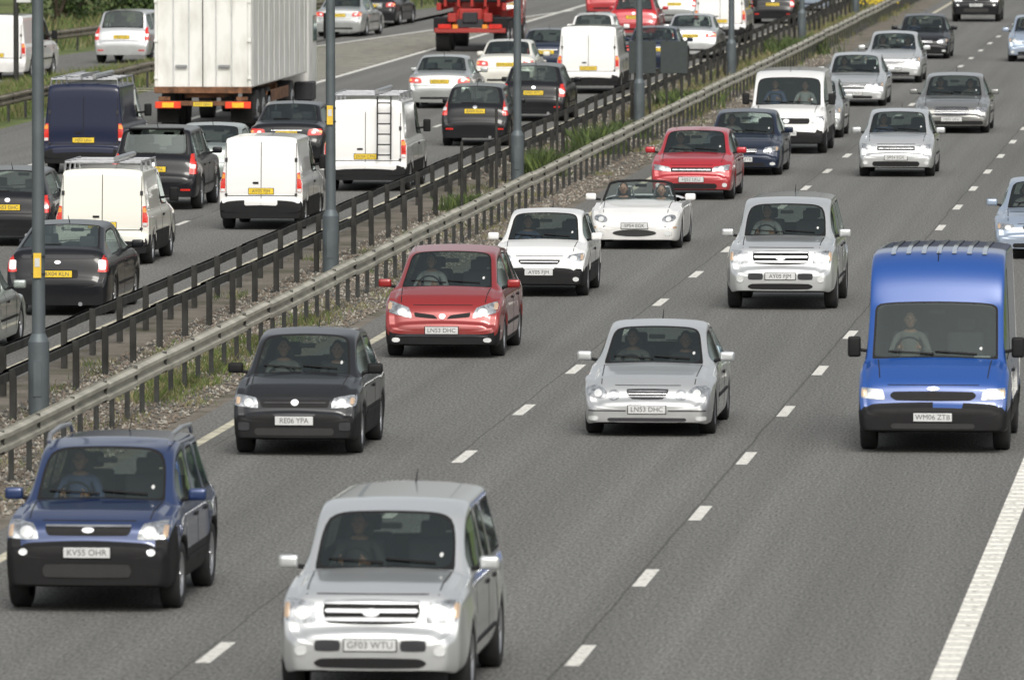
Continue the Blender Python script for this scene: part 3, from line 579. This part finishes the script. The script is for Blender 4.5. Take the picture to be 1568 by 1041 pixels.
# ------------------------------------------------------------------ ground & roads
def asphalt(name,seams=()):
    m,nt,b=nmat(name); g=N(nt,'ShaderNodeNewGeometry'); L=nt.links.new
    def noise(sc3,scale,det=3):
        mp=N(nt,'ShaderNodeMapping'); mp.inputs['Scale'].default_value=sc3; L(g.outputs['Position'],mp.inputs[0]); n=N(nt,'ShaderNodeTexNoise'); n.inputs['Scale'].default_value=scale; n.inputs['Detail'].default_value=det; L(mp.outputs[0],n.inputs[0]); return n.outputs['Fac']
    f=noise((1,.22,1),30,4); big=noise((1,.05,1),.8,3); st=noise((1,.012,1),2.2,4); patch=noise((1,.15,1),.22,2)
    rp=N(nt,'ShaderNodeValToRGB'); e=rp.color_ramp.elements; e[0].position=.30;e[0].color=(.078,.078,.074,1);e[1].position=.72;e[1].color=(.240,.239,.228,1); L(f,rp.inputs[0])
    def mul(colsock,fac,lo,hi):
        mr=N(nt,'ShaderNodeMapRange'); mr.inputs['From Min'].default_value=.3; mr.inputs['From Max'].default_value=.7; mr.inputs['To Min'].default_value=lo; mr.inputs['To Max'].default_value=hi; L(fac,mr.inputs[0])
        v=N(nt,'ShaderNodeVectorMath',operation='SCALE'); L(colsock,v.inputs[0]); L(mr.outputs[0],v.inputs['Scale']); return v.outputs[0]
    c=mul(rp.outputs[0],big,.95,1.05); c=mul(c,st,.90,1.10); c=mul(c,patch,.95,1.05)
    sp=N(nt,'ShaderNodeSeparateXYZ'); L(g.outputs['Position'],sp.inputs[0])
    M=lambda op,a,b_=None:_m(nt,op,a,b_)
    ln=M('COSINE',M('MULTIPLY',M('ADD',sp.outputs['X'],7.1),2*math.pi/3.66*2))
    sc2=M('ADD',M('MULTIPLY',ln,-.035),1.0); v=N(nt,'ShaderNodeVectorMath',operation='SCALE'); L(c,v.inputs[0]); L(sc2,v.inputs['Scale']); c=v.outputs[0]
    wob=noise((.3,.35,1),1.0,4); gate=noise((.01,.06,1),1.3,2)
    for x0,wd,am,th in seams:
        d=M('ABSOLUTE',M('ADD',M('SUBTRACT',sp.outputs['X'],x0),M('MULTIPLY',M('SUBTRACT',wob,.5),am)))
        k=M('MULTIPLY',M('LESS_THAN',d,wd),M('GREATER_THAN',gate,th)); k=M('MULTIPLY',k,.5)
        mx=N(nt,'ShaderNodeMix',data_type='RGBA'); L(k,mx.inputs['Factor']); L(c,mx.inputs['A']); mx.inputs['B'].default_value=(.035,.034,.03,1); c=mx.outputs['Result']
    L(c,b.inputs['Base Color']); b.inputs['Roughness'].default_value=.85; b.inputs['Specular IOR Level'].default_value=.2
    bu=N(nt,'ShaderNodeBump'); bu.inputs['Strength'].default_value=.3; bu.inputs['Distance'].default_value=.01; L(f,bu.inputs['Height']); L(bu.outputs[0],b.inputs['Normal'])
    return m
ASP=asphalt('asphalt',seams=[(-7.20,.016,.10,.0),(-10.87,.013,.10,.40),(-14.2,.010,.15,.5),(-25.7,.02,.1,.4),(-22.3,.02,.1,.4)])
def ground_mat(name,cols,sc1,sc2,bump=.4):
    m,nt,b=nmat(name); g=N(nt,'ShaderNodeNewGeometry'); L=nt.links.new
    a=N(nt,'ShaderNodeTexNoise'); a.inputs['Scale'].default_value=sc1; a.inputs['Detail'].default_value=6; L(g.outputs['Position'],a.inputs[0])
    c=N(nt,'ShaderNodeTexNoise'); c.inputs['Scale'].default_value=sc2; c.inputs['Detail'].default_value=3; L(g.outputs['Position'],c.inputs[0])
    rp=N(nt,'ShaderNodeValToRGB'); cr=rp.color_ramp
    cr.elements[0].position=.34; cr.elements[0].color=(*cols[0],1); cr.elements[1].position=.66; cr.elements[1].color=(*cols[-1],1)
    for i,k in enumerate(cols[1:-1]): e=cr.elements.new(.34+.32*(i+1)/(len(cols)-1)); e.color=(*k,1)
    L(a.outputs[0],rp.inputs[0]); mr=N(nt,'ShaderNodeMapRange'); mr.inputs['To Min'].default_value=.45; mr.inputs['To Max'].default_value=1.55; L(c.outputs[0],mr.inputs[0])
    v=N(nt,'ShaderNodeVectorMath',operation='SCALE'); L(rp.outputs[0],v.inputs[0]); L(mr.outputs[0],v.inputs['Scale']); L(v.outputs[0],b.inputs['Base Color']); b.inputs['Roughness'].default_value=.95
    bu=N(nt,'ShaderNodeBump'); bu.inputs['Strength'].default_value=bump; bu.inputs['Distance'].default_value=.04; L(c.outputs[0],bu.inputs['Height']); L(bu.outputs[0],b.inputs['Normal']); return m
GRASS=ground_mat('grass_ground',[(.07,.10,.03),(.12,.16,.045),(.17,.17,.065)],.35,9)
GRAV=ground_mat('median_gravel',[(.090,.086,.055),(.165,.145,.12),(.20,.18,.15)],.9,22,.8)
def sheet(name,poly,z,mat):
    me=bpy.data.meshes.new(name); me.from_pydata([(x,y,z) for x,y in poly],[],[tuple(range(len(poly)))]); me.materials.append(mat); return link(name,me)
Y0,Y1=-50,1600
sheet('ground',[(-2500,-2500),(2500,-2500),(2500,4500),(-2500,4500)],-.03,GRASS)
sheet('motorway_carriageway',[(-15.05,Y0),(.6,Y0),(.6,Y1),(-15.05,Y1)],0,ASP)
sheet('far_motorway_carriageway',[(-33.3,Y0),(-18.75,Y0),(-18.75,Y1),(-33.3,Y1)],0,ASP)
sheet('central_reservation',[(-18.75,Y0),(-15.05,Y0),(-15.05,Y1),(-18.75,Y1)],-.004,GRAV)
sl=.085
sre=lambda Y:-34.5+sl*(Y-300)
sle=lambda Y:sre(Y)-6.2
sheet('slip_road',[(sle(60),60),(sre(60),60),(sre(300),300),(-33.3+.05,314),(-33.3+.05,400),(sle(400),400)],-.008,ASP)
MARK,nt,b=nmat('road_paint')
g=N(nt,'ShaderNodeNewGeometry'); no=N(nt,'ShaderNodeTexNoise'); no.inputs['Scale'].default_value=14; no.inputs['Detail'].default_value=6; nt.links.new(g.outputs['Position'],no.inputs[0])
rp=N(nt,'ShaderNodeValToRGB'); rp.color_ramp.elements[0].position=.33; rp.color_ramp.elements[0].color=(.38,.37,.33,1); rp.color_ramp.elements[1].position=.5; rp.color_ramp.elements[1].color=(.74,.73,.68,1); nt.links.new(no.outputs[0],rp.inputs[0]); nt.links.new(rp.outputs[0],b.inputs['Base Color']); b.inputs['Roughness'].default_value=.7
YM=simple('weathered_edge_paint',(.52,.49,.38),.7,var=.35,scale=2)
mb=MB(); z=.004
def rect(mb,x0,x1,y0,y1,mat,z=z): mb.add([(x0,y0,z),(x1,y0,z),(x1,y1,z),(x0,y1,z)],[(0,1,2,3)],mat)
for x in(-7.1,-10.75):
    for k in range(-10,150):
        y=89.4+9*k; rect(mb,x-.075,x+.075,y-1.1,y+1.1,MARK)
for x in(-22.3,-25.8):
    for k in range(-10,150):
        y=90+9*k; rect(mb,x-.06,x+.06,y-1,y+1,MARK)
rect(mb,-3.54,-3.29,Y0,Y1,MARK); rect(mb,-14.55,-14.40,Y0,Y1,YM)
rect(mb,-19.25,-19.1,Y0,Y1,YM); rect(mb,-29.4,-29.2,Y0,372,MARK)
for k in range(140):
    y=60+k*.6; mb.box((-3.415,y,.008),(.25,.05,.010),MARK)
mb.obj('road_markings')
mb=MB()
for k in range(60):
    y=262+k*2.0
    xr=-29.45; xl=sre(y)+.35
    if xl<xr-.3: mb.add([(xl,y-1.6,.005),(xr,y,.005),(xr,y+.55,.005),(xl,y-1.05,.005)],[(0,1,2,3)],YM)
mb.add([(sre(230)+.1,230,.005),(sre(230)+.3,230,.005),(sre(362)+.3,362,.005),(sre(362)+.1,362,.005)],[(0,1,2,3)],MARK)
mb.obj('hatched_gore_markings')
# ------------------------------------------------------------------ barriers
prof=[(0,-.155),(.005,-.13),(.08,-.105),(.08,-.055),(.02,-.02),(.02,.02),(.08,.055),(.08,.105),(.005,.13),(0,.155)]
bprof=[(0,-.065),(.07,-.065),(.075,0),(.07,.065),(0,.065),(-.02,.06),(-.02,-.06),(0,-.065)]
def barrier(name,xf,sign,y0,y1,sp,zc,mat,pmat,ph=0,poston=.62,pw=.10,pr_=prof,wd=.05):
    root=bpy.data.objects.new(name,None); COL.objects.link(root)
    mb=MB(); ys=np.arange(y0,y1,3.2); n=len(pr_)
    for a in ys:
        b_=a+3.2+.12; jl=.003*((int(a/3.2))%2)
        vs=[]; dz=random.uniform(-.014,.014)
        for y in(a,b_):
            for (dx,dz_) in pr_: vs.append((xf(y)+sign*(dx+jl),y,zc+dz_+dz))
            for (dx,dz_) in pr_: vs.append((xf(y)+sign*(dx+jl-.006),y,zc+dz_+dz))
        fs=[(i,i+1,2*n+i+1,2*n+i) for i in range(n-1)]+[(n+i,n+i+1,3*n+i+1,3*n+i) for i in range(n-1)]
        mb.add(vs,fs,mat,False)
        mb.box((xf(a)+sign*.03,a+.06,zc),(.06,.03,.29 if pr_ is prof else .11),pmat)
    mb.obj('rail',root)
    mb=MB()
    for y in np.arange(y0+ph,y1,sp):
        x=xf(y)-sign*.07; tl=random.uniform(-.015,.02)
        mb.box((x,y,poston/2+tl),(wd,pw,poston),pmat,rot=None); mb.box((x-sign*.03,y,poston/2+tl),(.012,pw+.03,poston),pmat)
        mb.box((x+sign*.045,y,zc),(.06,.08,.10),pmat)
    mb.obj('posts',root)
barrier('crash_barrier',lambda y:-15.9,1,30,700,1.6,.60,STEEL,POSTM,poston=.70,pw=.07)
barrier('dark_crash_barrier',lambda y:-17.62,-1,30,700,3.2,.60,DSTEEL,DSTEEL,poston=.70,pw=.09,pr_=bprof,wd=.09)
barrier('dark_crash_barrier',lambda y:-18.45,-1,30,700,3.2,.60,DSTEEL,DSTEEL,ph=1.6,poston=.70,pw=.09,pr_=bprof,wd=.09)
WOODY=simple('verge_barrier_steel',(.20,.18,.14),.7,.2,var=.3,scale=2)
barrier('verge_crash_barrier',lambda y:-33.75,1,60,270,3.2,.6,WOODY,POSTM,poston=.72)
barrier('verge_crash_barrier',lambda y:sle(y)-.6,1,220,420,3.2,.6,WOODY,POSTM,poston=.72)
# ------------------------------------------------------------------ street lamps
def lamp(x,y,sticker=None):
    root=bpy.data.objects.new('street_lamp',None); COL.objects.link(root); root.location=(x,y,0)
    mb=MB(); mb.cyl((0,0,-.05),(0,0,1.05),.145,.145,LPOST,20); mb.cyl((0,0,1.05),(0,0,1.16),.145,.095,LPOST,20); mb.cyl((0,0,1.16),(0,0,12),.092,.06,LPOST,20)
    mb.box((0,-.147,.55),(.11,.012,.5),LPOST,.003)
    for sx in(-1,1):
        pr=Vector((0,0,11.9))
        for t in(.25,.5,.75,1): p=Vector((sx*1.6*t,0,11.9+.45*math.sin(t*math.pi/2))); mb.cyl(pr,p,.04,.035,LPOST,10); pr=p
        mb.box((sx*1.95,0,12.33),(.75,.28,.14),LPOST,.05,seg=2); mb.box((sx*2.0,0,12.25),(.5,.22,.04),LAMPC,.01)
    mb.obj('column',root)
    if sticker is not None:
        ms=MB(); ms.box((0,-.115,sticker),(.11,.012,.34),YLAB,.002)
        ms.box((0,-.123,sticker+.04),(.07,.006,.12),PWHITE,.002); ms.cyl((0,0,sticker-.13),(0,0,sticker-.11),.1,.1,DGREY,16); ms.cyl((0,0,sticker+.11),(0,0,sticker+.13),.1,.1,DGREY,16); ms.obj('label_plate',root)
for i,y in enumerate((123.2,160.8,199.5,236.5,275,314,352,390,85)):
    lamp(-17.25,y,{0:2.1,1:2.85}.get(i))
SG=simple('sign_back_grey',(.035,.045,.045),.6)
for dx in(-.42,.42):
    root=bpy.data.objects.new('traffic_sign',None); COL.objects.link(root); root.location=(-17.0+dx,240,0)
    mb=MB()
    mb.box((0,0,1.62),(.72,.03,.86),SG,.006); mb.cyl((-.2,.05,0),(-.2,.05,2.1),.03,.03,DSTEEL,10); mb.cyl((.2,.05,0),(.2,.05,2.1),.03,.03,DSTEEL,10)
    for z in(1.35,1.9): mb.box((0,.03,z),(.66,.03,.04),DSTEEL)
    mb.obj('panel_and_posts',root)
mb=MB()
for x,y,h in((-17.05,192,1.9),(-16.9,206,1.9),(-17.05,184,1.5)): mb.cyl((x,y,0),(x,y,h),.03,.03,DSTEEL,8)
mb.obj('marker_posts')
root=bpy.data.objects.new('road_sign',None); COL.objects.link(root); root.location=(-37.2,262,0)
mb=MB(); mb.cyl((-.12,0,-.03),(-.12,0,6.5),.08,.07,DSTEEL,12); mb.box((.12,-.1,2.75),(.42,.03,.42),PWHITE,.005); mb.box((.12,-.118,2.75),(.30,.006,.06),INK); mb.box((.12,-.118,2.85),(.22,.006,.05),INK); mb.cyl((-.12,-.05,2.75),(.1,-.06,2.75),.02,.02,DSTEEL,8); mb.obj('pole_and_panel',root)
# ------------------------------------------------------------------ vegetation & stones
def np_mesh(name,V,F,mats,mi=None,parent=None):
    me=bpy.data.meshes.new(name); me.from_pydata(V.tolist(),[],F.tolist())
    for m in mats: me.materials.append(m)
    if mi is not None: me.polygons.foreach_set('material_index',mi.astype(np.int32))
    me.update(); return link(name,me,parent)
G1=simple('grass_blade_green',(.10,.14,.035),.8,var=.4,scale=3); G2=simple('grass_blade_dry',(.22,.20,.10),.9,var=.3,scale=3); G3=simple('weed_dark',(.06,.09,.03),.8,var=.4,scale=3)
YF=simple('ragwort_yellow',(.6,.45,.03),.8)
def blades(name,x,y,h,wd,mats,z0=0,lean=.5):
    n=len(x); a=rng.uniform(0,2*np.pi,n); b=rng.uniform(0,2*np.pi,n); ln=rng.uniform(0,lean,n)*h
    V=np.zeros((n,4,3)); dx=np.cos(a)*wd/2; dy=np.sin(a)*wd/2
    V[:,0]=np.c_[x-dx,y-dy,np.full(n,z0)]; V[:,1]=np.c_[x+dx,y+dy,np.full(n,z0)]
    V[:,2]=np.c_[x+dx*.6+np.cos(b)*ln*.5,y+dy*.6+np.sin(b)*ln*.5,z0+h*.65]; V[:,3]=np.c_[x+np.cos(b)*ln,y+np.sin(b)*ln,z0+h]
    return np_mesh(name,V.reshape(-1,3),np.arange(n*4).reshape(n,4),mats,rng.integers(0,len(mats),n))
def clumps(nc,per,xr,yr,sx,sy):
    cx=rng.uniform(*xr,nc); cy=rng.uniform(*yr,nc); x=np.repeat(cx,per)+rng.normal(0,sx,nc*per); y=np.repeat(cy,per)+rng.normal(0,sy,nc*per); return x,y
x,y=clumps(50,80,(-16.5,-15.4),(95,240),.14,.5); blades('median_grass',x,y,rng.uniform(.03,.12,len(x)),.014,[G1,G2,G2],lean=.9)
x,y=clumps(60,80,(-18.3,-16.6),(95,240),.14,.5); blades('median_grass',x,y,rng.uniform(.03,.13,len(x)),.014,[G1,G3,G2],lean=.9)
x,y=clumps(20,220,(-16.5,-15.8),(126,150),.2,.6); blades('median_grass',x,y,rng.uniform(.05,.18,len(x)),.015,[G1,G1,G2],lean=.9)
x,y=clumps(130,90,(-17.9,-16.1),(240,390),.26,1.0); blades('median_grass',x,y,rng.uniform(.08,.28,len(x)),.03,[G1,G2,G2],lean=.8)
for (cx,cy,hh,sp) in((-16.95,203,.7,.2),(-16.8,216,.75,.3),(-16.9,226,.5,.3),(-17.1,186,.4,.25),(-16.9,248,.6,.4),(-16.8,300,.7,.6)):
    n=600; x=cx+rng.normal(0,sp,n); y=cy+rng.normal(0,sp*1.6,n); blades('weed_bush',x,y,rng.uniform(.2,1,n)*hh,.045,[G3,G3,G1],lean=.8)
n=500; x=-16.8+rng.normal(0,.4,n); y=rng.uniform(355,400,n)
V_=np.zeros((n,4,3)); zz=rng.uniform(.35,.75,n); s_=.05
for k,(ax,ay) in enumerate(((-s_,0),(0,-s_),(s_,0),(0,s_))): V_[:,k]=np.c_[x+ax,y,zz+ay]
np_mesh('ragwort_flowers',V_.reshape(-1,3),np.arange(n*4).reshape(n,4),[YF])
def stones(name,n,xr,yr,smin,smax,mats):
    base=np.array([(1,0,0),(-1,0,0),(0,1,0),(0,-1,0),(0,0,1),(0,0,-.6)],float)
    F0=np.array([(0,2,4),(2,1,4),(1,3,4),(3,0,4),(2,0,5),(1,2,5),(3,1,5),(0,3,5)])
    x=rng.uniform(*xr,n);y=rng.uniform(*yr,n);s=rng.uniform(smin,smax,n)
    V=base[None]*rng.uniform(.6,1.3,(n,6,3))*s[:,None,None]; a=rng.uniform(0,6.28,n); c,sn=np.cos(a)[:,None],np.sin(a)[:,None]
    X=V[...,0]*c-V[...,1]*sn; Yy=V[...,0]*sn+V[...,1]*c; V=np.stack([X+x[:,None],Yy+y[:,None],V[...,2]+s[:,None]*.3],-1)
    F=(F0[None]+np.arange(n)[:,None,None]*6).reshape(-1,3)
    return np_mesh(name,V.reshape(-1,3),F,mats,np.repeat(rng.integers(0,len(mats),n),8))
S1=simple('stone_light',(.33,.31,.27),.9);S2=simple('stone_brown',(.18,.15,.12),.9);S3=simple('stone_grey',(.12,.12,.11),.9)
stones('gravel_stones',32000,(-17.9,-15.25),(95,200),.012,.040,[S1,S2,S3,S2])
stones('gravel_stones',9000,(-18.7,-15.2),(200,300),.02,.05,[S1,S2,S3,S2])
n=60000; y=rng.uniform(150,306,n); t=rng.uniform(0,1,n); x=-34.0+(sre(y)+.2+34.0)*t; k=x<-34.0
blades('verge_grass',x[k],y[k],rng.uniform(.10,.48,k.sum()),.035,[G1,G1,G2],lean=.6)
n=20000; y=rng.uniform(230,420,n); x=sle(y)-.9-rng.uniform(0,9,n); blades('verge_grass',x,y,rng.uniform(.2,.7,n),.05,[G1,G3,G2],lean=.6)
LF1=simple('leaf_dark',(.03,.055,.015),.7,var=.4,scale=1.5);LF2=simple('leaf_mid',(.07,.11,.03),.7,var=.4,scale=1.5);BK=simple('bark',(.07,.055,.04),.9)
def tree(name,x,y,h,r,nleaf=2600,trunk=True):
    root=bpy.data.objects.new(name,None); COL.objects.link(root); root.location=(x,y,0)
    mb=MB(); th=h*.4 if trunk else .3
    mb.cyl((0,0,-.1),(0,0,th),.05*h/2,.03*h/2,BK,10)
    cl=[]
    for k in range(16):
        a=random.uniform(0,6.28); rr=random.uniform(.2,1)*r*.75; c=Vector((rr*math.cos(a),rr*math.sin(a),random.uniform(th*.9,h*.9) if trunk else random.uniform(.3,h*.85))); cl.append(c)
        mb.cyl((0,0,th*.8),c,.012*h,.004*h,BK,6,False)
    mb.obj('trunk_and_limbs',root)
    ci=rng.integers(0,len(cl),nleaf); C=np.array([c[:] for c in cl])[ci]; d=rng.normal(0,1,(nleaf,3)); d/=np.linalg.norm(d,axis=1)[:,None]
    Pn=C+d*(rng.uniform(.5,1,nleaf)**.5)[:,None]*r*.38; s=.10
    a=rng.normal(0,1,(nleaf,3));a/=np.linalg.norm(a,axis=1)[:,None]; b=np.cross(a,rng.normal(0,1,(nleaf,3))); b/=np.linalg.norm(b,axis=1)[:,None]
    V=np.stack([Pn-a*s,Pn-b*s*.6,Pn+a*s,Pn+b*s*.6],1); np_mesh('crown',V.reshape(-1,3),np.arange(nleaf*4).reshape(-1,4),[LF1,LF2],rng.integers(0,2,nleaf),root)
for k in range(26):
    y=330+k*7+random.uniform(-2,2); tree('shrub',sle(y)-5-random.uniform(0,3),y,random.uniform(2.5,4.5),random.uniform(1.6,2.4),2200,False)
for k in range(12):
    y=330+k*18; tree('deciduous_tree',sle(y)-14-random.uniform(0,5),y,random.uniform(8,12),random.uniform(3,4.5),3500)
# ------------------------------------------------------------------ light, world, camera
AZ,EL=168,44
w=bpy.data.worlds.new('World'); sc.world=w; w.use_nodes=True; nt=w.node_tree; bg=nt.nodes['Background']
sky=N(nt,'ShaderNodeTexSky'); sky.sky_type='NISHITA'; sky.sun_disc=False; sky.sun_elevation=math.radians(EL); sky.sun_rotation=math.radians(AZ); sky.dust_density=5; sky.air_density=1.2; sky.ozone_density=1
hs=N(nt,'ShaderNodeHueSaturation'); hs.inputs['Saturation'].default_value=.28; nt.links.new(sky.outputs[0],hs.inputs['Color'])
tm=N(nt,'ShaderNodeVectorMath',operation='MULTIPLY'); tm.inputs[1].default_value=(1.0,.995,.97); nt.links.new(hs.outputs[0],tm.inputs[0]); nt.links.new(tm.outputs[0],bg.inputs[0]); bg.inputs[1].default_value=.15
az=math.radians(AZ); el=math.radians(EL)
to=Vector((math.sin(az)*math.cos(el),math.cos(az)*math.cos(el),math.sin(el)))
ld=bpy.data.lights.new('sun','SUN'); ld.energy=1.35; ld.angle=math.radians(18); ld.color=(1,.965,.90); lo=bpy.data.objects.new('sun',ld); COL.objects.link(lo); lo.rotation_euler=to.to_track_quat('Z','Y').to_euler()
cam=bpy.data.cameras.new('camera'); co=bpy.data.objects.new('camera',cam); COL.objects.link(co); sc.camera=co
co.location=(0,0,8.5); co.rotation_euler=(math.radians(90-3.422),0,math.radians(4.976)); cam.sensor_width=36; cam.lens=36*13880/1568; cam.clip_start=1; cam.clip_end=6000
cam.dof.use_dof=True; cam.dof.focus_distance=150; cam.dof.aperture_fstop=5.0
sc.view_settings.view_transform='Standard'; sc.view_settings.look='None'; sc.view_settings.exposure=0
